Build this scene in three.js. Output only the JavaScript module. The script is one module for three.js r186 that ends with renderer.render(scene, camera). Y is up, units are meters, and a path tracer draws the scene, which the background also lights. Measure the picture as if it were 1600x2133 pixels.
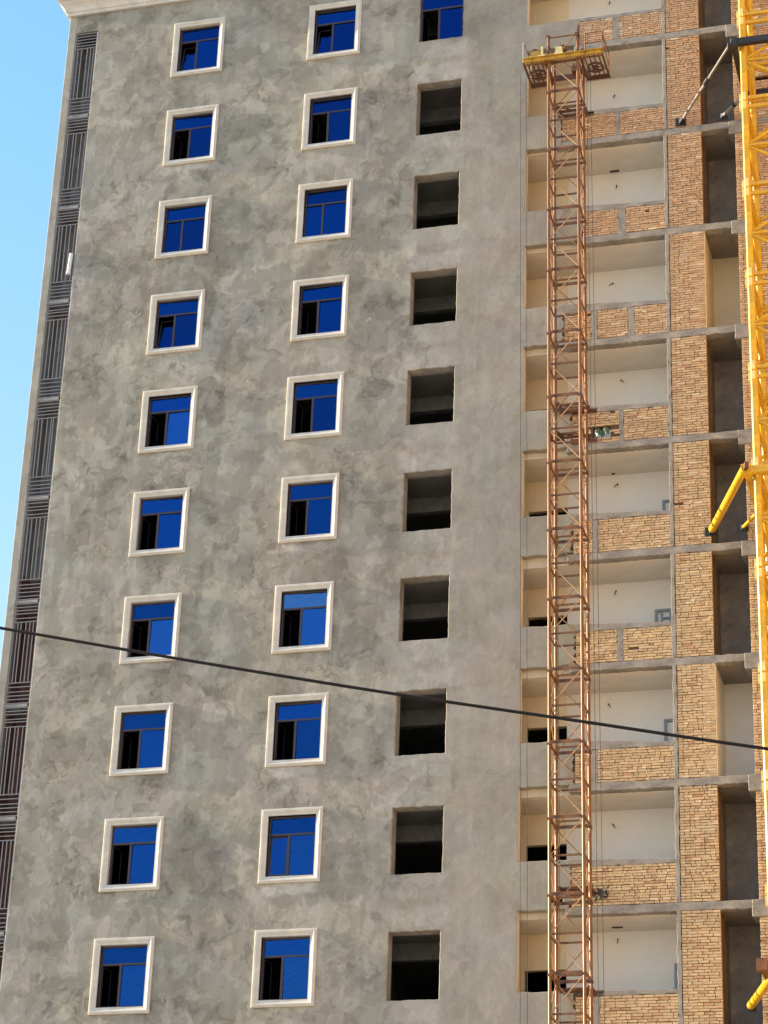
import * as THREE from 'three';
import { mergeGeometries } from 'three/addons/utils/BufferGeometryUtils.js';

// ---------------------------------------------------------------- camera, sky, sun, exposure
const scene = new THREE.Scene();
const camera = new THREE.PerspectiveCamera(23.80018, 768 / 1024, 0.5, 4000);
camera.rotation.order = 'YXZ';
camera.position.set(22.5216, -13.4778, 53.8938);
camera.rotation.set(24.99063 * Math.PI / 180, 16.19227 * Math.PI / 180, 2.17183 * Math.PI / 180);
const renderer = new THREE.WebGLRenderer({ antialias: true });
renderer.toneMapping = THREE.LinearToneMapping;
renderer.toneMappingExposure = 2.85;
renderer.shadowMap.enabled = true;

const SUN = new THREE.Vector3(-1, 0.285, 0.04).normalize();
{ // clear evening sky: deep blue overhead, pale towards the horizon, a warm glow round the sun
  const W = 512, H = 256, px = new Float32Array(W * H * 4);
  for (let j = 0; j < H; j++) for (let i = 0; i < W; i++) {
    const el = ((j + 0.5) / H - 0.5) * Math.PI, az = ((i + 0.5) / W - 0.5) * 2 * Math.PI;
    const d = new THREE.Vector3(Math.cos(el) * Math.cos(az), Math.sin(el), Math.cos(el) * Math.sin(az));
    const e = Math.max(0, Math.sin(el)), h = Math.pow(1 - e, 2.6);
    const c = Math.max(0, d.dot(SUN)), g = 0.55 * Math.pow(c, 6) + 1.6 * Math.pow(c, 40), hz = Math.pow(1 - e, 9);
    const k = (j * W + i) * 4;
    px[k] = 0.062 + 0.38 * h + 0.34 * hz + g;
    px[k + 1] = 0.188 + 0.37 * h + 0.08 * hz + g * 0.80;
    px[k + 2] = 0.42 + 0.09 * h - 0.06 * hz + g * 0.52;
    px[k + 3] = 1;
  }
  const t = new THREE.DataTexture(px, W, H, THREE.RGBAFormat, THREE.FloatType);
  t.mapping = THREE.EquirectangularReflectionMapping;
  t.magFilter = t.minFilter = THREE.LinearFilter; t.needsUpdate = true;
  scene.background = t; scene.environment = t;
}
const sun = new THREE.DirectionalLight(new THREE.Color().setRGB(1, 0.84, 0.63), 4.2);
sun.position.copy(SUN).multiplyScalar(120).add(new THREE.Vector3(8, 12, 0));
sun.target.position.set(8, 12, 0);
sun.castShadow = true; sun.shadow.mapSize.set(2048, 2048);
Object.assign(sun.shadow.camera, { left: -40, right: 40, top: 45, bottom: -45, near: 1, far: 300 });
scene.add(sun, sun.target);

// ---------------------------------------------------------------- helpers
let seed = 20240611;
const rnd = () => { seed = (seed + 0x6D2B79F5) | 0; let t = Math.imul(seed ^ (seed >>> 15), 1 | seed); t = (t + Math.imul(t ^ (t >>> 7), 61 | t)) ^ t; return ((t ^ (t >>> 14)) >>> 0) / 4294967296; };
const rr = (a, b) => a + (b - a) * rnd();
const hash = (x, y, s) => { let h = Math.imul(x, 374761393) ^ Math.imul(y, 668265263) ^ Math.imul(s, 2147483647 - 99991); h = Math.imul(h ^ (h >>> 13), 1274126177); h ^= h >>> 16; h = Math.imul(h, 2246822519); return ((h ^ (h >>> 15)) >>> 0) / 4294967296; };
const noise = (x, y, s) => {
  const xi = Math.floor(x), yi = Math.floor(y); let fx = x - xi, fy = y - yi;
  fx = fx * fx * (3 - 2 * fx); fy = fy * fy * (3 - 2 * fy);
  const a = hash(xi, yi, s), b = hash(xi + 1, yi, s), c = hash(xi, yi + 1, s), d = hash(xi + 1, yi + 1, s);
  return a + (b - a) * fx + (c - a) * fy + (a - b - c + d) * fx * fy;
};
const fbm = (x, y, s, o) => { let v = 0, a = 0.5, n = 0; for (let i = 0; i < o; i++) { v += a * noise(x, y, s + i * 17); n += a; x = x * 2.03 + 7.1; y = y * 2.03 + 3.7; a *= 0.55; } return v / n; };
const sstep = (a, b, x) => { const t = Math.min(1, Math.max(0, (x - a) / (b - a))); return t * t * (3 - 2 * t); };
function worley(x, y, s) { // [distance to the edge between the two nearest cells, id of the nearest]
  const xi = Math.floor(x), yi = Math.floor(y); let f1 = 9, f2 = 9, id = 0;
  for (let j = -1; j <= 1; j++) for (let i = -1; i <= 1; i++) {
    const cx = xi + i, cy = yi + j, dx = cx + hash(cx, cy, s) - x, dy = cy + hash(cx, cy, s + 5) - y, d = Math.sqrt(dx * dx + dy * dy);
    if (d < f1) { f2 = f1; f1 = d; id = hash(cx, cy, s + 9); } else if (d < f2) f2 = d;
  }
  return [f2 - f1, id];
}
const toS = (v) => { v = Math.min(1, Math.max(0, v)); return Math.round(255 * (v <= 0.0031308 ? v * 12.92 : 1.055 * Math.pow(v, 1 / 2.4) - 0.055)); };
function tex(W, H, fn, srgb = true) { // fn(x, y) -> [r, g, b] linear (srgb) or [value]
  const px = new Uint8Array(W * H * 4);
  for (let j = 0; j < H; j++) for (let i = 0; i < W; i++) {
    const c = fn(i, j), k = (j * W + i) * 4;
    if (srgb) { px[k] = toS(c[0]); px[k + 1] = toS(c[1]); px[k + 2] = toS(c[2]); } else px[k] = px[k + 1] = px[k + 2] = Math.round(255 * Math.min(1, Math.max(0, c[0])));
    px[k + 3] = 255;
  }
  const t = new THREE.DataTexture(px, W, H);
  t.wrapS = t.wrapT = THREE.RepeatWrapping; t.magFilter = THREE.LinearFilter; t.minFilter = THREE.LinearMipmapLinearFilter; t.generateMipmaps = true;
  if (srgb) t.colorSpace = THREE.SRGBColorSpace;
  t.needsUpdate = true; return t;
}
const lin = (r, g, b) => new THREE.Color().setRGB(r, g, b);
const used = new Map();
function numbered(name) { const n = used.get(name) ?? 0; used.set(name, n + 1); return n ? name + '_' + String(n).padStart(3, '0') : name; }
const shade = (m) => { m.castShadow = m.receiveShadow = true; return m; };
function mesh(name, geo, mat, parent) { const m = shade(new THREE.Mesh(Array.isArray(geo) ? mergeGeometries(geo) : geo, mat)); m.name = parent === scene ? numbered(name) : name; parent.add(m); return m; }
function thing(name, label, category, x = 0, y = 0, z = 0, group) { const g = new THREE.Group(); g.name = numbered(name); g.position.set(x, y, z); g.userData = { label, category }; if (group) g.userData.group = group; scene.add(g); return g; }
function clean(g) { const o = g.index ? g.toNonIndexed() : g; for (const k of Object.keys(o.attributes)) if (!['position', 'normal', 'uv', 'color'].includes(k)) o.deleteAttribute(k); return o; }
function box(x0, x1, y0, y1, z0, z1) { // uv in metres
  const g = new THREE.BoxGeometry(x1 - x0, y1 - y0, z1 - z0); g.translate((x0 + x1) / 2, (y0 + y1) / 2, (z0 + z1) / 2);
  const p = g.attributes.position, n = g.attributes.normal, u = g.attributes.uv;
  for (let i = 0; i < p.count; i++) {
    const ax = Math.abs(n.getX(i)), ay = Math.abs(n.getY(i));
    if (ax > 0.5) u.setXY(i, p.getZ(i), p.getY(i)); else if (ay > 0.5) u.setXY(i, p.getX(i), p.getZ(i)); else u.setXY(i, p.getX(i), p.getY(i));
  }
  return clean(g);
}
function bar(a, b, w, h = w, roll = 0) { // rectangular bar from a to b
  const A = new THREE.Vector3(...a), B = new THREE.Vector3(...b), L = A.distanceTo(B), g = new THREE.BoxGeometry(w, h, L), u = g.attributes.uv;
  for (let i = 0; i < u.count; i++) u.setXY(i, u.getX(i) * (i < 8 ? L : 1) + a[0], u.getY(i) * (i >= 8 && i < 16 ? L : 1) + a[1]);
  const m = new THREE.Matrix4().lookAt(A, B, Math.abs(B.y - A.y) > 0.98 * L ? new THREE.Vector3(0, 0, 1) : new THREE.Vector3(0, 1, 0));
  if (roll) g.rotateZ(roll);
  g.applyMatrix4(m); g.translate((A.x + B.x) / 2, (A.y + B.y) / 2, (A.z + B.z) / 2);
  return clean(g);
}
function rod(a, b, r, seg = 8) { // round bar from a to b
  const A = new THREE.Vector3(...a), B = new THREE.Vector3(...b), L = A.distanceTo(B), g = new THREE.CylinderGeometry(r, r, L, seg);
  g.applyQuaternion(new THREE.Quaternion().setFromUnitVectors(new THREE.Vector3(0, 1, 0), B.clone().sub(A).normalize()));
  g.translate((A.x + B.x) / 2, (A.y + B.y) / 2, (A.z + B.z) / 2);
  return clean(g);
}
function slabOf(outline, holes, z0, z1, bevel = 0) { // extruded outline with holes, front face at z1
  const s = new THREE.Shape(outline.map((p) => new THREE.Vector2(...p)));
  for (const h of holes) s.holes.push(new THREE.Path(h.map((p) => new THREE.Vector2(...p))));
  const g = new THREE.ExtrudeGeometry(s, bevel ? { depth: z1 - z0 - 2 * bevel, bevelEnabled: true, bevelThickness: bevel, bevelSize: bevel, bevelOffset: -bevel, bevelSegments: 1, curveSegments: 1 } : { depth: z1 - z0, bevelEnabled: false });
  g.translate(0, 0, z0 + bevel);
  return clean(g);
}
const rect = (x0, x1, y0, y1) => [[x0, y0], [x1, y0], [x1, y1], [x0, y1]];
function ragged(x0, x1, y0, y1, top, other) { // rectangle with uneven edges
  const P = [], line = (ax, ay, bx, by, amp) => { const n = Math.max(2, Math.round(Math.hypot(bx - ax, by - ay) / 0.11)); for (let i = 0; i < n; i++) { const t = i / n, o = i ? rr(-amp, amp) : 0, vx = Math.abs(bx - ax) > Math.abs(by - ay); P.push([ax + (bx - ax) * t + (vx ? 0 : o), ay + (by - ay) * t + (vx ? o : 0)]); } };
  line(x0, y0, x1, y0, other); line(x1, y0, x1, y1, other); line(x1, y1, x0, y1, top); line(x0, y1, x0, y0, other);
  return P;
}

// ---------------------------------------------------------------- measured layout (metres; facade plane z = 0)
const GROUND = -15.1, N = 10;
const SLAB = [2.15, 5.13, 8.17, 11.09, 14.11, 17.10, 20.18, 23.25, 26.35, 29.3];     // top of the slab above storey r
const floorTop = (r) => (r ? SLAB[r - 1] : -0.87), slabBot = (r) => SLAB[r] - 0.19;
const SILL = [0.19, 3.29, 6.23, 9.23, 12.2, 15.18, 18.2, 21.16, 24.17, 27.2];          // balcony sill, plastered end
const SILLR = [0.15, 3.20, 6.06, 9.11, 12.08, 15.08, 18.04, 21.05, 24.09, 27.19];      // balcony sill, brick end
const HEAD = [2.11, 5.12, 8.16, 11.14, 14.06, 17.08, 20.12, 23.12, 26.34, 29.2];
const XEND = [11.82, 11.72, 11.8, 11.82, 11.75, 11.72, 11.51, 12.0, 11.43, 11.9];      // where the plaster stops
const COLS = [[[12.24, 12.41]], [], [[12.16, 12.36]], [[12.85, 13.0]], [[12.26, 12.41]], [[12.96, 13.06]], [[12.24, 12.39], [13.19, 13.36]], [[12.96, 13.16]], [[12.89, 13.02]], [[12.85, 13.03]]];
const AX = [0.75, 0.76, 0.77, 0.78, 0.78, 0.79, 0.79, 0.79, 0.79, 0.79], AY = [0.90, 0.93, 0.91, 0.92, 0.92, 0.93, 0.91, 0.93, 0.96, 0.98];
const BX = [4.85, 4.85, 4.86, 4.86, 4.87, 4.87, 4.88, 4.87, 4.88, 4.88], BY = [0.95, 0.96, 0.91, 0.91, 0.96, 0.92, 0.87, 0.92, 0.92, 0.94];
const WW = 1.55, WH = 1.86, TR = 0.165;                                                  // outer size of the window surround, its width
const CX0 = 7.37, CX1 = 8.63, CY = [[0.09, 1.72], [0.118, 1.78], [0.1, 1.765], [0.095, 1.79], [0.082, 1.74], [0.11, 1.72], [0.066, 1.68], [0.03, 1.705], [0.028, 1.715], [0.145, 1.74]];

// ---------------------------------------------------------------- materials
const FX0 = -3.4, FW = 15.6, FY0 = -3.2, FH = 33.1, TW = 1024, TH = 2048;
let plasterMap, plasterBump;
{ // one drawing of the whole plastered front: trowel strokes, damp blotches, patched and re-wetted areas
  const bump = new Float32Array(TW * TH), patches = [];
  for (let r = 0; r < N; r++) { // cement patches above and below the raw openings, smears round the surrounds
    patches.push([8.0, 3 * r + 2.03, 0.72, 0.24, 0.16, -0.01], [8.0, 3 * r - 0.2, 0.72, 0.26, 0.14, -0.012]);
    if ([1, 2, 4, 7].includes(r)) patches.push([BX[r] - 0.1, 3 * r - 0.12, 0.6, 0.09, 0.30, 0.0]);
    if ([1, 5, 8, 3].includes(r)) patches.push([AX[r] + 0.1, 3 * r + (r === 1 ? 1.93 : -0.09), 0.5, 0.05, 0.34, 0.01]);
  }
  plasterMap = tex(TW, TH, (i, j) => {
    const x = FX0 + (i + 0.5) / TW * FW, y = FY0 + (j + 0.5) / TH * FH;
    const wx = x + 0.42 * (fbm(x * 2.4, y * 2.4, 11, 3) - 0.5) + 0.1 * (noise(x * 11, y * 11, 12) - 0.5), wy = y + 0.42 * (fbm(x * 2.4, y * 2.4, 21, 3) - 0.5) + 0.1 * (noise(x * 11, y * 11, 22) - 0.5);
    const big = fbm(x * 0.45, y * 0.33, 31, 4) - 0.5, mid = fbm(wx * 1.5, wy * 1.2, 41, 4) - 0.5, fine = fbm(x * 9, y * 7, 51, 4) - 0.5;
    const [e1, c1] = worley(wx * 1.55, wy * 1.25, 61), [e2, c2] = worley(wx * 3.3 + 3, wy * 2.9, 71), [, c3] = worley(wx * 1.0 + 9, wy * 2.1 + 4, 81);
    const busy = 0.35 + 0.65 * sstep(9.6, 6.4, x + 1.8 * big);                    // the part right of the raw openings is smoother
    const m2 = sstep(0.40, 0.62, fbm(x * 0.8, y * 0.7, 91, 3));
    const blobA = sstep(0.52, 0.57, fbm(wx * 1.9 + 60, wy * 1.6, 111, 3)), blobB = sstep(0.545, 0.585, fbm(wx * 3.6 + 20, wy * 3.1, 115, 3));   // chalky re-skimmed dabs
    const strokeN = fbm(wx * 2.3 + 40, wy * 3.6, 118, 4), stroke = sstep(0.57, 0.635, strokeN) * (0.3 + 0.7 * m2);                            // darker trowel strokes
    const damp = sstep(0.54, 0.72, fbm(wx * 0.75 + 30, wy * 0.62, 101, 5));                                                                 // damp, darker areas
    let v = 1 + 0.22 * big + 0.26 * mid + 0.12 * fine + busy * ((c1 - 0.5) * 0.11 + (c2 - 0.5) * 0.11 * m2 + 0.14 * (blobA - 0.4) + 0.14 * (blobB - 0.4) - 0.17 * stroke) + (c3 - 0.5) * 0.05;
    v *= 1 - 0.16 * damp * busy;
    const arc = (1 - sstep(0.005, 0.035, Math.abs(fbm(wx * 1.1, wy * 1.4, 151, 4) - 0.5))) * sstep(0.54, 0.66, fbm(x * 1.1 + 8, y * 1.3, 161, 3));
    v -= 0.19 * arc * busy;
    const run = fbm(x * 5.5, y * 0.5, 121, 3) - 0.5; v += 0.16 * run;
    let warm = 0.55 + 1.1 * (fbm(x * 0.5 + 5, y * 0.42, 131, 4) - 0.5) + 0.9 * (fbm(wx * 1.7 + 15, wy * 1.5, 133, 3) - 0.5) + 0.35 * damp + 0.3 * stroke - 0.12 * blobA;
    const pink = fbm(wx * 1.3 + 77, wy * 1.1, 136, 3) - 0.5;
    for (const [px, py, sx, sy, amt, hue] of patches) if (Math.abs(x - px) < sx + 0.4 && Math.abs(y - py) < sy + 0.4) {
      const n = 0.34 * (fbm(x * 3.3, y * 3.3, 141, 4) - 0.5), f = sstep(0.12, -0.08, Math.abs(x - px) - sx + n) * sstep(0.10, -0.06, Math.abs(y - py) - sy + n);
      v += amt * f; warm -= 0.6 * f; v += hue * f;
    }
    warm -= 0.22 * sstep(6.6, 9.4, x) + 0.30 * sstep(-1.3, -2.4, x);
    const crack = (1 - sstep(0.0, 0.012, Math.abs(fbm(x * 1.3, y * 1.0, 152, 5) - 0.5))) * sstep(0.64, 0.74, fbm(x * 0.8, y * 0.9, 162, 3));
    v *= 1 - 0.25 * crack * busy;
    // joints between scaffold lifts
    v -= 0.07 * (1 - sstep(0.0, 0.09, Math.abs(x - 6.75 - 0.12 * (noise(y * 2, 1, 171) - 0.5)))) * sstep(14, 10, y);
    bump[j * TW + i] = 0.5 + 0.5 * mid * busy + 0.4 * fine + busy * ((c1 - 0.5) * 0.2 + 0.14 * blobB + 0.14 * blobA - 0.25 * stroke - 0.15 * arc) - 0.3 * crack;
    v = Math.max(0.3, v); warm = Math.min(1.1, Math.max(-0.1, warm));
    v = 1.03 + 1.2 * (v - 1);
    if (x < -3.11) v = v * 0.5 + 0.62;
    return [v * (0.314 + 0.026 * warm + 0.014 * pink), v * (0.284 + 0.010 * warm - 0.014 * pink), v * (0.230 - 0.016 * warm + 0.007 * pink)];
  });
  plasterBump = tex(TW, TH, (i, j) => [bump[j * TW + i]], false);
}
const stain = (s, base, amp, freq, warm = 0) => { const W = 256; const per = (x, y, f, q) => { const a = x / W, b = y / W, n = (u, v) => fbm(u * f, v * f, q, 4); return n(a, b) * (1 - a) * (1 - b) + n(a - 1, b) * a * (1 - b) + n(a, b - 1) * (1 - a) * b + n(a - 1, b - 1) * a * b; };
  return tex(W, W, (x, y) => { const n = (per(x + 300 * 0, y, freq, s) - 0.5) * 2, f = (per(x, y, freq * 5, s + 40) - 0.5) * 2, v = 1 + amp * (n * 1.6 + f * 0.7); return [base[0] * (v + warm * n), base[1] * v, base[2] * (v - warm * n)]; }); };
const std = (o) => new THREE.MeshStandardMaterial(o);
const wavy = stain(401, [0.5, 0.5, 0.5], 0.5, 3);
const M = {
  plaster: std({ map: plasterMap, bumpMap: plasterBump, bumpScale: 0.006, roughness: 0.94 }),
  concrete: std({ map: stain(201, [0.31, 0.285, 0.245], 0.35, 5, 0.05), roughness: 0.92 }),
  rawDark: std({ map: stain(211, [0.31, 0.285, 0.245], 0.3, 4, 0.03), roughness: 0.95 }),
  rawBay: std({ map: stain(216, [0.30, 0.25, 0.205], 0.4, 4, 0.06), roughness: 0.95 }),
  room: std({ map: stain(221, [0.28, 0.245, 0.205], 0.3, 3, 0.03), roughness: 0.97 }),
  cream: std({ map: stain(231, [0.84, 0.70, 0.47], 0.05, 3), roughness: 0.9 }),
  white: std({ map: stain(241, [0.84, 0.79, 0.70], 0.04, 3), roughness: 0.88 }),
  ceiling: std({ map: stain(246, [0.79, 0.71, 0.59], 0.06, 3), roughness: 0.92 }),
  trim: std({ map: stain(251, [0.62, 0.565, 0.465], 0.14, 4, 0.02), roughness: 0.75 }),
  frame: std({ color: lin(0.045, 0.030, 0.035), roughness: 0.45 }),
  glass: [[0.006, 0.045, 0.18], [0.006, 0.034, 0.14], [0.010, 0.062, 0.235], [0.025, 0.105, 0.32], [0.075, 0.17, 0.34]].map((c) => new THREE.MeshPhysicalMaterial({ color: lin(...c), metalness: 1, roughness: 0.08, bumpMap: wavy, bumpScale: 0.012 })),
  slat: std({ color: lin(0.27, 0.25, 0.245), roughness: 0.6 }),
  oldbrick: std({ map: stain(261, [0.20, 0.09, 0.06], 0.4, 6, 0.1), roughness: 0.95 }),
  mortar: std({ map: stain(271, [0.12, 0.078, 0.04], 0.45, 6, 0.08), roughness: 0.97 }),
  reveal: std({ map: stain(276, [0.23, 0.125, 0.06], 0.3, 5, 0.08), roughness: 0.95 }),
  brick: std({ map: stain(281, [0.97, 0.97, 0.97], 0.22, 7), vertexColors: true, roughness: 0.92 }),
  paleRust: std({ map: stain(292, [0.38, 0.225, 0.105], 0.5, 5, 0.1), roughness: 0.55 }),  // paler than the rust; sun caught by the thin braces put into the colour
  tan: std({ map: stain(247, [0.62, 0.52, 0.37], 0.08, 3), roughness: 0.92 }),
  rust: std({ map: stain(291, [0.18, 0.074, 0.022], 0.65, 5, 0.12), roughness: 0.4, metalness: 0.15 }),
  rustDark: std({ map: stain(296, [0.13, 0.055, 0.03], 0.4, 5, 0.1), roughness: 0.8 }),
  ochre: std({ map: stain(297, [0.50, 0.29, 0.03], 0.3, 5, 0.05), roughness: 0.5 }),
  yellow: std({ map: stain(301, [0.62, 0.37, 0.014], 0.34, 5, 0.05), roughness: 0.42 }),
  paleYellow: std({ map: stain(302, [0.80, 0.66, 0.26], 0.2, 4, 0.03), roughness: 0.45 }),
  black: std({ color: lin(0.02, 0.018, 0.02), roughness: 0.55 }),
  steel: std({ map: stain(306, [0.27, 0.25, 0.235], 0.25, 4), roughness: 0.5, metalness: 0.2 }),
  rope: std({ color: lin(0.045, 0.038, 0.032), roughness: 0.8 }),
  cable: std({ color: lin(0.012, 0.006, 0.004), roughness: 0.95 }),
  tarp: std({ map: stain(311, [0.085, 0.15, 0.11], 0.5, 6), roughness: 0.45 }),
  rag: std({ map: stain(316, [0.05, 0.045, 0.04], 0.5, 6), roughness: 0.9 }),
  pvc: std({ color: lin(0.72, 0.71, 0.68), roughness: 0.4 }),
  bluegrey: std({ color: lin(0.25, 0.29, 0.34), roughness: 0.5 }),
  soil: std({ map: stain(321, [0.42, 0.37, 0.30], 0.4, 4, 0.04), roughness: 1 }),
};
for (const k of ['soil']) M[k].map.repeat.set(0.25, 0.25);

// ---------------------------------------------------------------- ground
{ const g = new THREE.PlaneGeometry(1600, 1600, 1, 1); g.rotateX(-Math.PI / 2); const u = g.attributes.uv, p = g.attributes.position; for (let i = 0; i < 4; i++) u.setXY(i, p.getX(i), p.getZ(i));
  const m = mesh('ground', g, M.soil, scene); m.position.y = GROUND; m.userData = { kind: 'structure', label: 'bare sandy building plot around the unfinished block' }; }

// ---------------------------------------------------------------- the building
const B = thing('apartment_building', 'unfinished grey plastered apartment block with blue windows and open brick bays', 'building', 8, GROUND, -4.5);
const off = new THREE.Group(); off.position.set(-8, -GROUND, 4.5); // world offset: part positions are kept by moving each part
const part = (name, geo, mat, parent = B) => { const m = mesh(name, geo, mat, parent); if (parent === B) m.position.copy(off.position); return m; };

{ // plastered front wall with every opening cut out
  const out = [[-3.33, FY0], [10.46, FY0]];
  for (let r = 0; r <= N; r++) { // right edge: balcony openings alternate with plastered parapets
    const y0 = r ? HEAD[r - 1] : -0.9, y1 = r < N ? SILL[r] : 29.75, xe = r < N ? XEND[r] : 14.2;
    if (r) out.push([10.46, y0]); else out.push([10.46, y0]);
    for (let x = 10.6; x < xe - 0.1; x += 0.16) out.push([x, y0 + (r < N ? rr(-0.02, 0.02) : 0)]);
    const n = Math.max(4, Math.round((y1 - y0) / 0.07));
    for (let i = 0; i <= n; i++) out.push([xe + (r < N ? rr(-0.06, 0.06) : 0), y0 + (y1 - y0) * i / n]);
    if (r < N) for (let x = xe - 0.16; x > 10.55; x -= 0.16) out.push([x, y1 + rr(-0.012, 0.012)]);
    if (r < N) out.push([10.46, y1]);
  }
  out.push([-3.33, 29.75]);
  const holes = [rect(-3.1, -2.41, -2.9, 29.09)];
  for (let r = 0; r < N; r++) {
    for (const [X, Y] of [[AX[r], AY[r]], [BX[r], BY[r]]]) { const x = X - WW / 2 + TR, y = 3 * r + Y - WH / 2 + TR; holes.push(rect(x, x + WW - 2 * TR, y, y + WH - 2 * TR)); }
    holes.push(ragged(CX0, CX1, 3 * r + CY[r][0], 3 * r + CY[r][1], 0.017, 0.008));
  }
  for (const [x0, x1, y0, y1] of [[11.18, 11.55, 14.26, 14.42], [11.2, 11.55, 2.28, 2.42]]) holes.push(ragged(x0, x1, y0, y1, 0.02, 0.02)); // anchor pockets of the hoist
  const g = slabOf(out, holes, -0.25, 0, 0.014), p = g.attributes.position, u = g.attributes.uv;
  for (let i = 0; i < p.count; i++) u.setXY(i, (p.getX(i) + p.getZ(i) * 0.5 - FX0) / FW, (p.getY(i) - p.getZ(i) * 0.5 - FY0) / FH);
  part('plaster_wall', g, M.plaster);
}
part('lower_wall', box(-3.33, 20, GROUND, FY0 - 0.004, -9, -0.003), M.concrete);
part('side_wall', [box(-3.33, -3.12, FY0, 29.75, -9, -0.252), box(19.8, 20, FY0, 29.75, -9, -0.252), box(-3.12, 19.8, FY0, 29.75, -9, -8.8)], M.concrete);
part('roof_slab', box(-3.12, 20, 29.55, 29.74, -8.8, -0.26), M.concrete);
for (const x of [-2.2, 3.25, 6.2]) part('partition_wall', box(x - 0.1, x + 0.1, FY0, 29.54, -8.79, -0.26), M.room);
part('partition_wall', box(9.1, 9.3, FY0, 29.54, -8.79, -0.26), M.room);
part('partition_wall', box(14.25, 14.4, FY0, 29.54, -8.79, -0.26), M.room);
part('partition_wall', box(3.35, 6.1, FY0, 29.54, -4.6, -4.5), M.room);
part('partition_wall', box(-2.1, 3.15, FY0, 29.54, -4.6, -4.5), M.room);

{ // unseen brick wing added at the right, its sunlit side throws back warm light
  part('unseen_brick_wing', box(20.02, 27, GROUND, 30.6, -9, 8.5), std({ map: stain(331, [0.52, 0.33, 0.17], 0.25, 6, 0.06), roughness: 0.95 }));
  const fl = []; for (let r = -5; r < 10; r++) fl.push(box(20.0, 20.1, 3 * r + 1.95, 3 * r + 2.15, -8.9, 8.52)); part('floor_band', fl[0], M.concrete); for (const g of fl.slice(1)) part('floor_band', g, M.concrete);
}
{ // cornice swept round the front and the left corner
  const P = [[0.0, 29.70], [0.07, 29.70], [0.07, 29.79], [0.11, 29.81], [0.13, 29.90], [0.19, 29.99], [0.27, 30.06], [0.27, 30.10], [0.33, 30.12], [0.37, 30.24], [0.40, 30.40], [0.46, 30.40], [0.46, 30.62], [0.0, 30.62]];
  const pos = [], uv = [];
  const paths = P.map(([o, y]) => [[20.01, y, o + 0.004], [-3.334 - o, y, o + 0.004], [-3.334 - o, y, -9]]);
  for (let i = 0; i + 1 < P.length; i++) for (let s = 0; s < 2; s++) {
    const a = paths[i][s], b = paths[i][s + 1], c = paths[i + 1][s + 1], d = paths[i + 1][s];
    for (const q of [a, c, b, a, d, c]) { pos.push(...q); uv.push(q[0] + q[2], q[1] + q[2]); }
  }
  const g = new THREE.BufferGeometry(); g.setAttribute('position', new THREE.Float32BufferAttribute(pos, 3)); g.setAttribute('uv', new THREE.Float32BufferAttribute(uv, 2)); g.computeVertexNormals();
  part('cornice', g, new THREE.MeshStandardMaterial({ ...{ map: M.trim.map, roughness: 0.75 }, side: THREE.DoubleSide }));
}

// windows: brown metal frame (the part) with surround, panes and sash under it
function surround() { // mitred moulding, origin at the outer lower left corner
  const P = [[0, 0], [0, 0.05], [0.012, 0.058], [0.034, 0.056], [0.04, 0.078], [0.066, 0.078], [0.128, 0.036], [0.165, 0.032], [0.165, -0.11]];
  const pos = [], uv = [];
  const ring = ([o, h]) => [[o, o, h], [WW - o, o, h], [WW - o, WH - o, h], [o, WH - o, h]];
  for (let i = 0; i + 1 < P.length; i++) { const a = ring(P[i]), b = ring(P[i + 1]); for (let k = 0; k < 4; k++) { const l = (k + 1) % 4; for (const q of [a[k], a[l], b[l], a[k], b[l], b[k]]) { pos.push(...q); uv.push(q[0] + q[2], q[1] + q[2]); } } }
  const g = new THREE.BufferGeometry(); g.setAttribute('position', new THREE.Float32BufferAttribute(pos, 3)); g.setAttribute('uv', new THREE.Float32BufferAttribute(uv, 2)); g.computeVertexNormals(); return g;
}
const trimGeo = surround();
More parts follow.
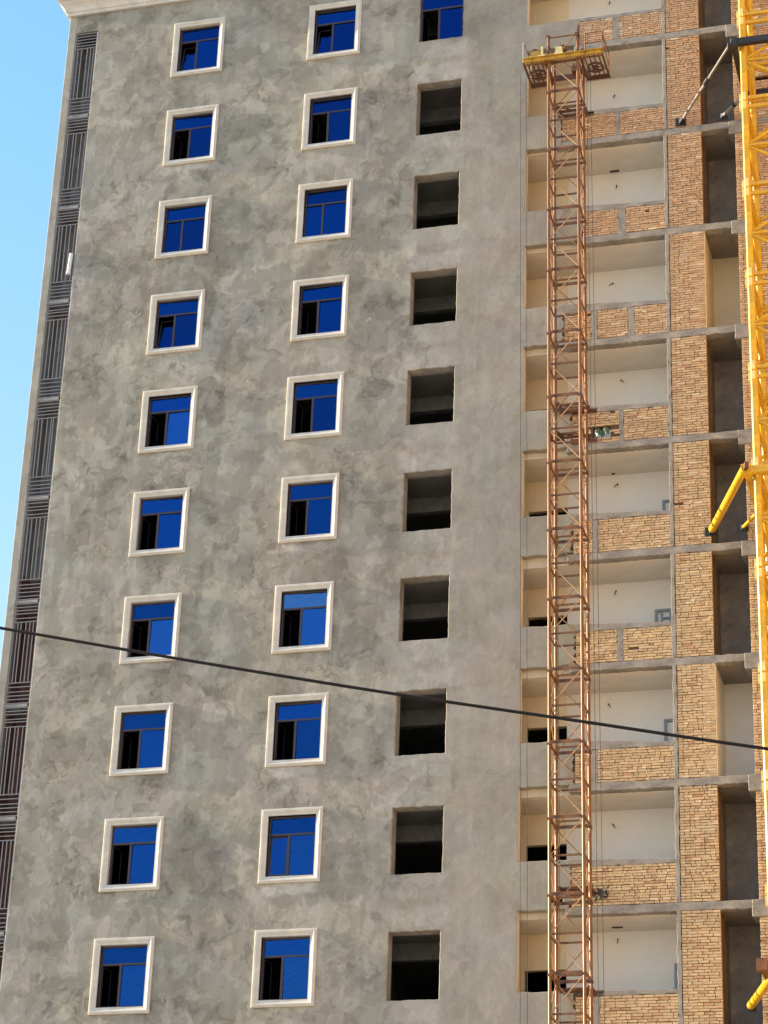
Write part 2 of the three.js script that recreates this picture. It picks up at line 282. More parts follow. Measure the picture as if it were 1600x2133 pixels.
function makeWindow(w, h, x, y, z, mode, tint, withTrim) { // x, y: lower left of the clear opening
  const f = 0.05, ty = h * 0.70, mx = w * 0.43, fr = [];
  fr.push(box(0, f, 0, h, -0.05, 0), box(w - f, w, 0, h, -0.05, 0), box(f, w - f, 0, f, -0.05, -0.001), box(f, w - f, h - f, h, -0.05, -0.001), box(f, w - f, ty - 0.025, ty + 0.025, -0.052, 0.003), box(mx - 0.03, mx + 0.03, f, ty - 0.025, -0.052, 0.002));
  const win = part('window', fr, M.frame); win.position.set(off.position.x + x, off.position.y + y, off.position.z + z);
  const pane = (x0, x1, y0, y1, m) => { const g = box(x0 - (x0 + x1) / 2, x1 - (x0 + x1) / 2, y0 - (y0 + y1) / 2, y1 - (y0 + y1) / 2, -0.004, 0.004), p = mesh('pane', g, m, win); p.position.set((x0 + x1) / 2, (y0 + y1) / 2, -0.025); p.rotation.set(rr(-0.03, 0.03), rr(-0.03, 0.03), 0); return p; };
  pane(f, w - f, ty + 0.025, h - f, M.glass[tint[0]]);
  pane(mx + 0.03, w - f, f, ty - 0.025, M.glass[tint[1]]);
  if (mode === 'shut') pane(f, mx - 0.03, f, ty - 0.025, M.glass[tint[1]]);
  else { // the left sash: tipped inwards or swung fully open
    const sw = mx - 0.03 - f, sh = ty - 0.025 - f, sash = mesh('sash', [box(0, 0.035, 0, sh, -0.03, 0), box(sw - 0.035, sw, 0, sh, -0.03, 0), box(0.035, sw - 0.035, 0, 0.035, -0.03, 0), box(0.035, sw - 0.035, sh - 0.035, sh, -0.03, 0), box(0.035, sw - 0.035, 0.035, sh - 0.035, -0.019, -0.013)], M.frame, win);
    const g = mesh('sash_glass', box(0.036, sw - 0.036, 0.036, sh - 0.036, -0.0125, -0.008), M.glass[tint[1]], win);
    for (const q of [sash, g]) { q.position.set(f, f, -0.052); if (mode === 'tip') { q.rotation.x = -0.17; } else if (mode === 'gap') { q.rotation.x = -0.05; q.position.z = -0.01; } else q.rotation.y = 1.45; }
  }
  if (withTrim) { const t = mesh('surround', trimGeo, M.trim, win); t.position.set(-TR, -TR, -z + 0.002); }
  return win;
}
const modeA = ['open', 'open', 'open', 'open', 'open', 'open', 'tip', 'shut', 'open', 'tip'], modeB = ['open', 'gap', 'open', 'open', 'open', 'open', 'open', 'shut', 'open', 'tip'];
for (let r = 0; r < N; r++) {
  const ta = [[0, 2], [2, 2], [0, 2], [0, 3], [2, 2], [2, 3], [0, 1], [0, 1], [0, 1], [1, 0]][r], tb = [[2, 2], [0, 2], [2, 0], [4, 3], [0, 0], [0, 1], [0, 0], [1, 0], [1, 1], [0, 1]][r];  // lighter tints on middle rows stand for cloud reflections, painted as glass colour
  const w = WW - 2 * TR, h = WH - 2 * TR;
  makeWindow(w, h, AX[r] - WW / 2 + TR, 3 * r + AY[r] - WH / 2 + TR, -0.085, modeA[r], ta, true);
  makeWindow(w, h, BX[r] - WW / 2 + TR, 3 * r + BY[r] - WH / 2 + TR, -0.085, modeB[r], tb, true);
}
makeWindow(CX1 - CX0 - 0.01, CY[9][1] - CY[9][0] - 0.01, CX0 + 0.005, 27 + CY[9][0] + 0.005, -0.1, 'open', [1, 1], false);

// floor slabs and, inside the raw openings, the lintel beam of the room behind
for (let r = -1; r < 9; r++) {
  const top = r < 0 ? -0.87 : SLAB[r], xe = XEND[r + 1] - 0.12, bot = top - 0.19;
  const edge = []; for (let x = xe; x < 19.9; x += 0.12) edge.push([x, top + rr(-0.012, 0.012)]); edge.push([19.95, top]);
  edge.push([19.95, bot]); for (let x = 19.8; x > xe; x -= 0.09) edge.push([x, bot + rr(-0.02, 0.012)]); edge.push([xe, bot]);
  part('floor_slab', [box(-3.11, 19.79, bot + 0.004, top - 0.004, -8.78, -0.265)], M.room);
  part('slab_edge', slabOf(edge, [], -0.264, -0.004, 0.01), M.concrete);
}
for (let r = 0; r < 9; r++) { const a = 3 * r + CY[r][0], b = 3 * r + CY[r][1], o = 0.004; // thick masonry behind the plaster of the raw openings
  part('opening_reveal', [box(CX0 - 0.3, CX0 + o, a - 0.25, b + 0.2, -0.36, -0.252), box(CX1 - o, CX1 + 0.3, a - 0.25, b + 0.2, -0.36, -0.252), box(CX0 + o, CX1 - o, a - 0.25, a + o, -0.36, -0.252), box(CX0 + o, CX1 - o, b - o, b + 0.2, -0.36, -0.252)], M.concrete); }
for (let r = 0; r < N; r++) part('lintel_beam', box(6.31, 9.09, slabBot(r) - 0.42, slabBot(r) - 0.002, -2.1, -1.9), M.concrete);

// ventilation slot at the left corner: recess lined with red brick, a ledge and a grille on every storey
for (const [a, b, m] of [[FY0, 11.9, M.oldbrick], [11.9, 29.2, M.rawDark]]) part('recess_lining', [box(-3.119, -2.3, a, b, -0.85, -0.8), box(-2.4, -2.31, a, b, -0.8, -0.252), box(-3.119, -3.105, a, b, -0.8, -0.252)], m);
for (let r = 0; r < N; r++) {
  const y0 = (r ? SLAB[r - 1] - 0.06 + (r - 1) * -0.015 : -0.93) + 0.04, y1 = r < 9 ? SLAB[r] - 0.12 - r * 0.015 : 29.07, x0 = -3.09, x1 = -2.42;
  if (r < 9) part('ledge', box(-3.1, -2.47, y1 + 0.005, y1 + 0.085, -0.7, -0.02), M.concrete);
  const t = 0.022, h0 = y0 + 0.59, h1 = y1 - 0.54;
  const fr = part('louvre_grille', [box(x0, x0 + t, y0, y1, -0.07, -0.03), box(x1 - t, x1, y0, y1, -0.07, -0.03), box(x0 + t, x1 - t, h0 - t, h0, -0.068, -0.032), box(x0 + t, x1 - t, h1, h1 + t, -0.068, -0.032), box(x0 + t, x1 - t, y0, y0 + t, -0.068, -0.032), box(x0 + t, x1 - t, y1 - t, y1, -0.068, -0.032)], M.slat);
  const slatH = box(x0 + t, x1 - t, -t / 2, t / 2, -0.062, -0.036), slatV = box(-t / 2, t / 2, h0, h1, -0.062, -0.036);
  for (let k = 1; k <= 4; k++) { for (const [a, b] of [[y0, h0 - t], [h1 + t, y1]]) { const s = mesh('slat', slatH, M.slat, fr); s.position.y = a + (b - a) * k / 5 + rr(-0.004, 0.004); s.rotation.z = rr(-0.006, 0.006); } }
  for (let k = 1; k <= 5; k++) { const s = mesh('slat', slatV, M.slat, fr); s.position.x = x0 + (x1 - x0) * k / 6 + rr(-0.004, 0.004); s.rotation.z = rr(-0.002, 0.002); }
}

// balconies: plastered recess with doorway; warm bounce and skylight painted as cream and white
for (let r = 0; r < N; r++) {
  const f = floorTop(r), c = slabBot(r), d = 3 * r + [1.08, 1.15, 1.155, 1.11, 1.05, 1.0, 1.0, 1.0, 1.0, 1.0][r];
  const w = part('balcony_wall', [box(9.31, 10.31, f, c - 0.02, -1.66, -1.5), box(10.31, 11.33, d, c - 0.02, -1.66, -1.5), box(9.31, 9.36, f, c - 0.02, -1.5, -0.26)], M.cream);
  part('balcony_wall', [box(11.33, 14.24, f, c - 0.02, -1.66, -1.498), box(14.18, 14.23, f, c - 0.02, -1.498, -0.26)], M.white);
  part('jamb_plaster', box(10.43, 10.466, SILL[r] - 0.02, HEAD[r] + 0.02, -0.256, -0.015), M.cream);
  part('balcony_ceiling', box(9.31, 14.24, c - 0.021, c - 0.003, -1.5, -0.253), M.ceiling); part('lintel_strip', box(9.31, XEND[Math.min(r + 1, 9)] + 0.1, c - 0.021, HEAD[r] + 0.03, -0.251, -0.2), M.tan);  // lintel strip: ceiling colour darkened to tan, standing in for its shade
  // wire left hanging out of the wall, lamp box in the ceiling
  const sx = [12.56, 12.46, 12.36, 12.57, 12.63, 12.74, 12.54, 12.66, 12.62, 12.5][r], sy = 3 * r + [1.75, 1.57, 1.65, 1.65, 1.62, 1.62, 1.56, 1.61, 1.56, 1.73][r];
  const A = rr(-0.9, 0.9);
  part('wire_stub', [rod([sx, sy, -1.498], [sx + 0.01, sy, -1.44], 0.016), rod([sx + 0.01, sy, -1.44], [sx + 0.12 * Math.sin(A), sy - 0.12 * Math.cos(A), -1.42], 0.011)], M.black);
  if ([0, 4, 7].includes(r)) part('ceiling_box', box(12.5, r === 4 ? 12.58 : 12.75, c - 0.045, c - 0.02, r ? -1.42 : -1.12, r ? -1.36 : -1.06), M.black);
}
// brickwork. every brick is a chamfered, slightly uneven block
function brickGeo(w, h, d, q = 0.005, jit = 0.0025) {
  const j = () => rr(-jit, jit), ring = (i, z) => [[-w / 2 + i + j(), -h / 2 + i + j(), z + j()], [w / 2 - i + j(), -h / 2 + i + j(), z + j()], [w / 2 - i + j(), h / 2 - i + j(), z + j()], [-w / 2 + i + j(), h / 2 - i + j(), z + j()]];
  const b = ring(0, -d), s = ring(0, -q), f = ring(q, 0), pos = [], quad = (a, c, e, g) => pos.push(...a, ...c, ...e, ...a, ...e, ...g);
  for (let k = 0; k < 4; k++) { const l = (k + 1) % 4; quad(b[k], b[l], s[l], s[k]); quad(s[k], s[l], f[l], f[k]); }
  quad(...f);
  const g = new THREE.BufferGeometry(), p = new Float32Array(pos), uv = new Float32Array(pos.length / 3 * 2), ox = rnd() * 9, oy = rnd() * 9;
  for (let i = 0; i < uv.length / 2; i++) { uv[2 * i] = p[3 * i] + ox; uv[2 * i + 1] = p[3 * i + 1] + p[3 * i + 2] + oy; }
  g.setAttribute('position', new THREE.BufferAttribute(p, 3)); g.setAttribute('uv', new THREE.BufferAttribute(uv, 2)); g.computeVertexNormals(); return g;
}
const tint = (g, c) => { const n = g.attributes.position.count, a = new Float32Array(n * 3); for (let i = 0; i < n; i++) a.set(c, 3 * i); g.setAttribute('color', new THREE.BufferAttribute(a, 3)); return g; };
function brickTone(r) { // tan below, redder towards the top, every brick a little different
  const up = Math.min(1, Math.max(0, (r - 3) / 5)), k = rnd(), v = rr(0.90, 1.10);
  let c = [0.67 - 0.10 * up, 0.49 - 0.11 * up, 0.275 - 0.05 * up];
  if (k < 0.05 + 0.15 * up) c = [0.56, 0.345, 0.19]; else if (k > 0.94) c = [0.72, 0.57, 0.36];
  return c.map((q) => q * v);
}
const brickList = [];                                  // [storey, x, y, w, h, z, rotation, tone]
function lay(r, x0, x1, y0, y1, header, skip = []) {
  const ch = 0.0685, n = Math.max(1, Math.round((y1 - y0) / ch)), hh = (y1 - y0) / n;
  for (let k = 0; k < n; k++) {
    let x = x0 - (k % 2 ? 0.0 : rr(0, 0.0)); const y = y0 + hh * (k + 0.5), lift = rr(-0.003, 0.003); let first = k % 2;
    while (x < x1 - 0.03) {
      let w = rnd() < header || first ? rr(0.105, 0.13) : rr(0.225, 0.26); first = 0;
      if (rnd() < header * 0.35) w *= rr(0.6, 0.9);
      if (x + w > x1 - 0.045) w = x1 - x;
      const cx = x + w / 2, gap = rr(0.009, 0.017);
      if (!skip.some(([a, b, c, d]) => cx + w / 2 > a && cx - w / 2 < b && y > c && y < d) && rnd() > 0.002)
        brickList.push([r, cx, y + lift + rr(-0.003, 0.003), w - gap, hh - rr(0.010, 0.016), rr(-0.015, -0.004), rr(-0.007, 0.007) * (1 + 2 * header), brickTone(r)]);
      x += w;
    }
  }
}
const HDR = [0.08, 0.50, 0.45, 0.25, 0.30, 0.12, 0.20, 0.12, 0.30, 0.35];
const HOLE5 = [12.28, 12.72, 14.26, 14.56], SLOT = [16.64, 17.2, 24.46, 24.6], POCK = [16.6, 17.2, 0.75, 1.02];
for (let r = 0; r < N; r++) {
  const f = floorTop(r), s = SILLR[r], c = slabBot(r), top = r === 9 ? 29.2 : c - 0.008;
  // parapet infill between plaster end and corner column
  const xs = XEND[r] - 0.1, core = rect(xs, 14.2, f + 0.004, s - 0.1), hole = r === 5 ? [rect(...HOLE5)] : [];
  const inf = part('brick_infill', slabOf(core, hole, -0.25, -0.045), M.mortar);
  const cop = []; for (let x = xs + 0.05; x < 14.2; x += 0.13) cop.push([x, s - 0.1 + rr(-0.02, 0.02)]); cop.push([14.2, s - 0.1], [14.2, s]); for (let x = 14.1; x > xs + 0.05; x -= 0.13) cop.push([x, s + (SILL[r] - s) * (14.2 - x) / 2.6 + rr(-0.008, 0.008)]); cop.push([xs + 0.05, SILL[r] - 0.01]);
  part('coping', slabOf(cop, [], -0.245, -0.002, 0.008), M.concrete);
  let x0 = XEND[r] + 0.02;
  for (const [a, b] of [...COLS[r], [14.19, 14.28]]) {
    lay(r, x0, a, f + 0.01, s - 0.1, HDR[r], r === 5 ? [HOLE5] : []);
    if (b < 14.2) part('concrete_post', slabOf(ragged(a, b, f, s - 0.102, 0.01, 0.014), [], -0.24, -0.007, 0.008), M.concrete);
    x0 = b;
  }
  part('concrete_column', slabOf(ragged(14.19, 14.285, f, r === 9 ? 29.7 : c, 0.004, 0.012), [], -0.25, -0.001, 0.008), M.concrete);
  // brick pier, open bay, wall at the right
  part('brick_pier', box(14.29, 15.17, f + 0.003, r === 9 ? 29.7 : c - 0.003, -0.25, -0.045), M.mortar);
  lay(r, 14.295, 15.195, f + 0.008, top, HDR[r]);
  part('brick_wall', slabOf(rect(16.1, 19.9, f + 0.003, r === 9 ? 29.7 : c - 0.003), r === 8 ? [rect(...SLOT)] : r === 0 ? [rect(...POCK)] : [], -0.25, -0.045), M.mortar);
  lay(r, 16.075, 17.9, f + 0.008, top, HDR[r], r === 8 ? [SLOT] : r === 0 ? [POCK] : []);
  if (r < 9) part('beam_end', slabOf(ragged(15.92, 16.36, SLAB[r] - 0.40, SLAB[r] + 0.002, 0.008, 0.012), [], -0.6, 0.012, 0.012), M.concrete);
  // the room seen through the bay
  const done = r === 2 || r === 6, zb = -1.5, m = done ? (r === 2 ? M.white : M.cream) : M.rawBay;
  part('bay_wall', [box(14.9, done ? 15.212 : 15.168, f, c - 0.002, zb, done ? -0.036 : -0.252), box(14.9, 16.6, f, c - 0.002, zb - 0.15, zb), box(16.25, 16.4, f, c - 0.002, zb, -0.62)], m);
  if (!done) part('bay_reveal', box(15.0, 15.18, f, c - 0.002, -0.62, -0.1), M.reveal);  // brown brick jamb; orange glow of bounced light put into its colour
}
// the largest bricks (bottom storey) are single meshes, the rest one part
const PW = 5, variants = [];
for (let t = 0; t < 8; t++) variants.push([brickGeo(0.235, 0.0515, 0.11), brickGeo(0.105, 0.0515, 0.11)].map((g) => tint(g, brickTone(0))));
const near = brickList.filter((b) => b[0] === 0 && b[1] < 15.3).sort((a, b) => a[2] - b[2]).slice(0, 300), nearSet = new Set(near);
const infill0 = B.children.find((o) => o.name === 'brick_infill'), pier0 = B.children.find((o) => o.name === 'brick_pier');
for (const [, x, y, w, h, z, rot] of near) { const k = w > 0.17 ? 0 : 1, m = mesh('brick', variants[Math.floor(rnd() * 8)][k], M.brick, x > 14.28 ? pier0 : infill0); m.position.set(x, y, z); m.scale.set(w / (k ? 0.105 : 0.235), h / 0.0515, 1); m.rotation.z = rot; }
{ const gs = []; for (const b of brickList) if (!nearSet.has(b)) { const [, x, y, w, h, z, rot, c] = b, g = tint(brickGeo(w, h, 0.1, 0.005, 0.0028), c); g.rotateZ(rot); g.rotateY(rr(-0.02, 0.02)); g.translate(x, y, z); gs.push(g); }
  const m = part('brickwork', gs, M.brick); m.userData.kind = 'stuff'; console.log('bricks', brickList.length); }

// ---------------------------------------------------------------- small things standing in the balconies
for (const [r, x, w, top, label] of [[4, 13.78, 0.3, 13.06, 'small grey metal frame standing in the balcony fifth from the bottom of the picture'], [3, 13.55, 0.36, 10.07, 'wide blue grey metal frame with cross pieces standing in the balcony fourth from the bottom'], [2, 13.74, 0.3, 7.16, 'narrow blue grey metal frame standing in the balcony just under the overhead cable']]) {
  const f = floorTop(r), h = top - f, g = thing('metal_frame', label, 'frame', x, f, -1.4); g.rotation.x = -0.035;
  mesh('frame_bars', [box(0, 0.06, 0, h, -0.03, 0.03), box(w, w + 0.06, 0, h, -0.03, 0.03), box(0.06, w, h - 0.06, h, -0.028, 0.028), box(0.06, w, h * 0.55, h * 0.55 + 0.05, -0.028, 0.028), box(0.06, w, 0, 0.05, -0.028, 0.028)], M.bluegrey, g);
  if (r === 3) mesh('cross_bar', [box(0.15, 0.19, h - 0.32, h - 0.06, -0.02, 0.02), box(0.19, w, h - 0.26, h - 0.22, -0.019, 0.019)], M.bluegrey, g);
}
{ const g = thing('plank', 'dark narrow plank leaning in the lowest balcony by the corner column', 'plank', 13.93, floorTop(0), -1.38); const m = mesh('board', box(-0.04, 0.04, 0, 2.0, -0.012, 0.012), M.bluegrey, g); m.rotation.x = -0.05; }
function crumpled(w, h, d, s) { const g = new THREE.PlaneGeometry(w, h, 18, 14), p = g.attributes.position; for (let i = 0; i < p.count; i++) { const x = p.getX(i), y = p.getY(i); p.setZ(i, d * (fbm(x * 9, y * 9, s, 4) - 0.35) * (1 - Math.pow(Math.abs(2 * x / w), 4)) + d * 0.5 * Math.sin(x * 30 + y * 12 + s)); p.setXY(i, x + 0.05 * (noise(y * 14, 3, s) - 0.5), y + 0.09 * (noise(x * 12, 8, s) - 0.5)); } g.computeVertexNormals(); const b = g.clone(); b.scale(1, 1, 1); b.translate(0, 0, -0.004); return [clean(g), clean(b)]; }
{ const m = mesh('plastic_sheet', crumpled(0.36, 0.20, 0.08, 5), new THREE.MeshStandardMaterial({ map: M.tarp.map, roughness: 0.4, side: THREE.DoubleSide }), scene); m.position.set(12.5, 14.38, -0.01); m.userData = { label: 'crumpled green plastic sheet stuffed into a hole in the brick parapet', category: 'plastic sheet' }; }
{ const m = mesh('rag', crumpled(0.3, 0.24, 0.12, 9), new THREE.MeshStandardMaterial({ map: M.rag.map, roughness: 0.9, side: THREE.DoubleSide }), scene); m.position.set(12.46, 2.42, 0.03); m.userData = { label: 'dark bundled rag on a slab edge right of the orange hoist mast', category: 'rag' }; }
{ const m = mesh('white_pipe', [rod([-2.55, 20.86, 0.0], [-2.52, 21.5, 0.0], 0.055, 12), rod([-2.551, 20.84, 0.0], [-2.55, 20.9, 0.0], 0.065, 12)], M.pvc, scene); m.userData = { label: 'short white pipe standing against the slatted grille near the left edge', category: 'pipe' }; }

// ---------------------------------------------------------------- construction hoist: rusty orange lattice mast with head platform
{
  const W = 0.87, D = 0.85, L = 1.82, base = 11.609;
  const H = thing('construction_hoist', 'rusty orange lattice mast of a material hoist in front of the open balconies', 'hoist', base, GROUND, 1.45);
  H.rotation.z = 0.0071;
  const Y = (y) => y - GROUND, c = 0.075, hp = (name, geo, mat, parent = H) => mesh(name, geo, mat, parent);
  const chordPos = [[0, 0], [W, 0], [0, -D], [W, -D]];
  const angle = (x, z, y0, y1) => [rod([x + (x ? -0.04 : 0.04), y0, z + (z ? 0.04 : -0.04)], [x + (x ? -0.04 : 0.04), y1, z + (z ? 0.04 : -0.04)], 0.04, 16)];
  const sec = new THREE.Group(); sec.name = 'mast_section'; H.add(sec);
  for (const [x, z] of chordPos) hp('chord', [...angle(x, z, 0.004, L - 0.004), ...[0.0, L - 0.03].map((y) => box(x ? x - 0.10 : x - 0.012, x ? x + 0.012 : x + 0.10, y + 0.004, y + 0.026, z ? z - 0.012 : z - 0.10, z ? z + 0.10 : z + 0.012))], M.rust, sec);
  const e = 0.03, h = L / 2;
  const hb = (y, t) => { hp('horizontal_bar', box(e, W - e, y, y + t, -0.04, -0.012), M.rust, sec); hp('horizontal_bar', box(e, W - e, y, y + t, -D + 0.012, -D + 0.04), M.rust, sec); hp('horizontal_bar', box(0.012, 0.04, y, y + t, -D + e, -e), M.rust, sec); hp('horizontal_bar', box(W - 0.04, W - 0.012, y, y + t, -D + e, -e), M.rust, sec); };
  hb(0.0, 0.075); hb(h, 0.045);
  hp('horizontal_bar', box(e, W - e, 0.16, 0.20, -D + 0.012, -D + 0.04), M.rust, sec);
  const dg = (a, b) => hp('diagonal_brace', rod(a, b, 0.016, 8), M.paleRust, sec);
  dg([0.05, h + 0.03, -0.026], [W - 0.05, 0.06, -0.026]); dg([0.05, h + 0.03, -0.026], [W - 0.05, L - 0.03, -0.026]);             // front: both from the left middle
  dg([W - 0.05, h + 0.03, -D + 0.026], [0.05, 0.06, -D + 0.026]); dg([W - 0.05, h + 0.03, -D + 0.026], [0.05, L - 0.03, -D + 0.026]); // back: from the right middle
  for (const x of [0.026, W - 0.026]) { dg([x, h + 0.03, -0.05], [x, 0.06, -D + 0.05]); dg([x, h + 0.03, -0.05], [x, L - 0.03, -D + 0.05]); }
  sec.position.y = Y(0.2 - L);
  for (let k = 0; k <= 13; k++) { const s = sec.clone(); s.position.y = Y(0.2 + k * L); H.add(s); }
  const y0 = Y(0.2 - L), low = chordPos.flatMap(([x, z]) => angle(x, z, 0, y0)); for (let y = 0.3; y < y0; y += 0.91) low.push(box(e, W - e, y, y + 0.05, -0.04, -0.012), box(e, W - e, y, y + 0.05, -D + 0.012, -D + 0.04), bar([0.05, y, -0.026], [W - 0.05, y + 0.9, -0.026], 0.034, 0.012));
  hp('lower_mast', low, M.rust);
  hp('mast_foot', box(-0.3, W + 0.3, 0, 0.3, -D - 0.3, 0.3), M.concrete);
  // head: front and back beams, two cantilevered grating floors with round hatches, rails, drive blocks
  const py = Y(24.86), X0 = -0.64, X1 = W + 0.65;
  hp('head_beam', [box(X0, X1, py, py + 0.14, 0.02, 0.035), box(X0, X1, py + 0.125, py + 0.14, 0.035, 0.09), box(X0, X1, py, py + 0.015, 0.035, 0.09)], M.ochre).userData.label = 'yellow front beam';
  hp('head_beam', box(X0 + 0.5, X1 - 0.5, py - 0.02, py + 0.12, -D - 0.07, -D - 0.01), M.rust);
  hp('head_beam', box(X0, X1, py - 0.06, py - 0.02, -0.02, 0.02), M.rust);
  for (const [a, b] of [[X0, -0.02], [W + 0.02, X1]]) {
    const bars = [box(a, a + 0.045, py - 0.03, py + 0.03, -1.06, 0.02), box(b - 0.045, b, py - 0.03, py + 0.03, -1.06, 0.02), box(a, b, py - 0.03, py + 0.03, -1.08, -1.03)];
    for (let k = 1; k < 5; k++) { const x = a + (b - a) * k / 5; bars.push(box(x - 0.014, x + 0.014, py - 0.012, py + 0.018, -1.03, 0.02)); }
    bars.push(box(a, b, py + 0.019, py + 0.03, -0.72, -0.69));
    bars.push(box(a, b, py - 0.02, py + 0.0, -1.03, -0.90));
    const fl = hp('grating_floor', bars, M.rustDark);
    const cx = (a + b) / 2 + 0.02, cz = -0.52, ring = new THREE.TorusGeometry(0.2, 0.032, 8, 28); ring.rotateX(Math.PI / 2); ring.translate(cx, py - 0.03, cz);
    const hub = new THREE.CylinderGeometry(0.07, 0.07, 0.06, 14); hub.translate(cx, py - 0.03, cz);
    const sp = []; for (let k = 0; k < 6; k++) { const t = k * Math.PI / 3; sp.push(bar([cx + 0.06 * Math.cos(t), py - 0.03, cz + 0.06 * Math.sin(t)], [cx + 0.2 * Math.cos(t), py - 0.03, cz + 0.2 * Math.sin(t)], 0.025, 0.02)); }
    hp('sheave_wheel', [clean(ring), clean(hub), ...sp], M.rustDark, fl);
  }
  const post = (x, z, t) => rod([x, py, z], [x, py + t, z], 0.019, 6);
  hp('guard_rail', [post(X0 + 0.02, 0.05, 0.66), post(X0 + 0.02, -0.95, 0.66), post(-0.05, -0.95, 0.66), rod([X0 + 0.02, py + 0.65, 0.05], [X0 + 0.02, py + 0.65, -0.95], 0.015, 6), rod([X0 + 0.02, py + 0.65, -0.95], [-0.05, py + 0.65, -0.95], 0.015, 6), rod([X0 + 0.02, py + 0.65, 0.05], [X0 + 0.3, py + 0.1, 0.05], 0.011, 6)], M.steel);
  hp('guard_rail', [post(X1 - 0.02, 0.05, 0.70), post(X1 - 0.02, -0.95, 0.72), post(W + 0.18, 0.05, 0.70), rod([X1 - 0.02, py + 0.69, 0.05], [X1 - 0.02, py + 0.69, -0.95], 0.015, 6), rod([W + 0.18, py + 0.69, 0.05], [X1 - 0.02, py + 0.69, 0.05], 0.015, 6), rod([W + 0.18, py + 0.36, 0.05], [X1 - 0.02, py + 0.36, 0.05], 0.012, 6), rod([X1 - 0.02, py + 0.62, 0.05], [X1 + 0.04, py + 0.02, -0.6], 0.013, 6)], M.rust);
  hp('mast_head', [rod([W, py + 0.75, -D], [0, py + 0.75, -D], 0.02, 6), rod([0.04, py + 0.74, 0], [W, py + 0.74, 0], 0.02, 6), bar([W - 0.02, py + 0.9, -0.02], [W + 0.16, py + 0.13, -0.02], 0.05, 0.02), bar([0.03, py + 0.7, -0.02], [0.16, py + 0.13, -0.02], 0.045, 0.02), box(0, 0.05, Y(25.68), Y(25.72), -0.05, 0), box(W - 0.05, W, Y(25.68), Y(25.8), -0.05, 0)], M.rust);
  const wheel = (r, w) => { const g = new THREE.CylinderGeometry(r, r, w, 20); g.rotateX(Math.PI / 2); return clean(g); };
  { const m = hp('drive_block', [box(-0.12, 0.12, 0, 0.2, -0.1, 0.1), box(-0.17, 0.17, 0, 0.04, -0.13, 0.13)], M.ochre); m.position.set(-0.30, py + 0.14, -0.05); const q = hp('rope_wheel', wheel(0.09, 0.08), M.rustDark, m); q.position.set(-0.02, 0.22, 0.02); }
  { const m = hp('drive_block', [box(-0.09, 0.09, 0, 0.26, -0.09, 0.09), box(-0.12, 0.12, 0, 0.05, -0.12, 0.12)], M.paleYellow); m.position.set(0.33, py + 0.14, -0.05); const q = hp('rope_wheel', wheel(0.12, 0.07), M.rustDark, m); q.position.set(0.08, 0.3, -0.1); }
  hp('stub_post', [box(-0.15, -0.09, py + 0.14, py + 0.46, 0.0, 0.06), box(-0.21, -0.03, py + 0.14, py + 0.17, -0.03, 0.09)], M.paleYellow);
  hp('floor_plate', box(-0.2, 0.2, py + 0.141, py + 0.16, -0.4, 0.08), M.ochre);
  { const m = hp('motor', [box(0.52, 0.76, py + 0.12, py + 0.30, -D - 0.06, -D + 0.1), box(0.56, 0.6, py + 0.3, py + 0.42, -D - 0.02, -D + 0.04)], M.rust); }
  for (const [ya, n] of [[24.02, 3], [15.02, 3], [14.2, 2], [2.45, 2], [0.1, 2]]) { // ties to the slabs
    const q = [], y = Y(ya); for (const x of [0.1, W - 0.1]) q.push(bar([x, y, -D], [x + 0.04, y, -1.46], 0.05, 0.05)); for (let k = 0; k < n; k++) q.push(box(0.02, W - 0.02, y - 0.03, y + 0.03, -D - 0.16 - k * 0.2, -D - 0.11 - k * 0.2)); q.push(bar([0.1, y, -D - 0.05], [W - 0.1, y, -1.42], 0.035, 0.02), box(-0.05, W + 0.12, y - 0.07, y + 0.07, -1.47, -1.452));
    hp('wall_tie', q, M.rustDark);
  }
  for (const [a, b] of [[[10.805, 24.8, 1], [10.99, -0.8, 1]], [[10.96, 24.8, 1], [11.165, -0.8, 1]], [[12.6, 24.8, 1], [12.76, -0.8, 1]], [[12.70, 24.8, 1], [12.92, -0.8, 1]], [[11.75, 24.8, 1.0], [11.86, -0.8, 1.0]]]) {
    const r = hp('hoist_rope', rod([a[0] - base, a[1] - GROUND, -0.45], [b[0] - base - 0.35 * (b[0] - a[0]), -GROUND - 13.5, -0.45], 0.007, 6), M.rope); r.rotation.z = -0.0071 * 0;
  }
}

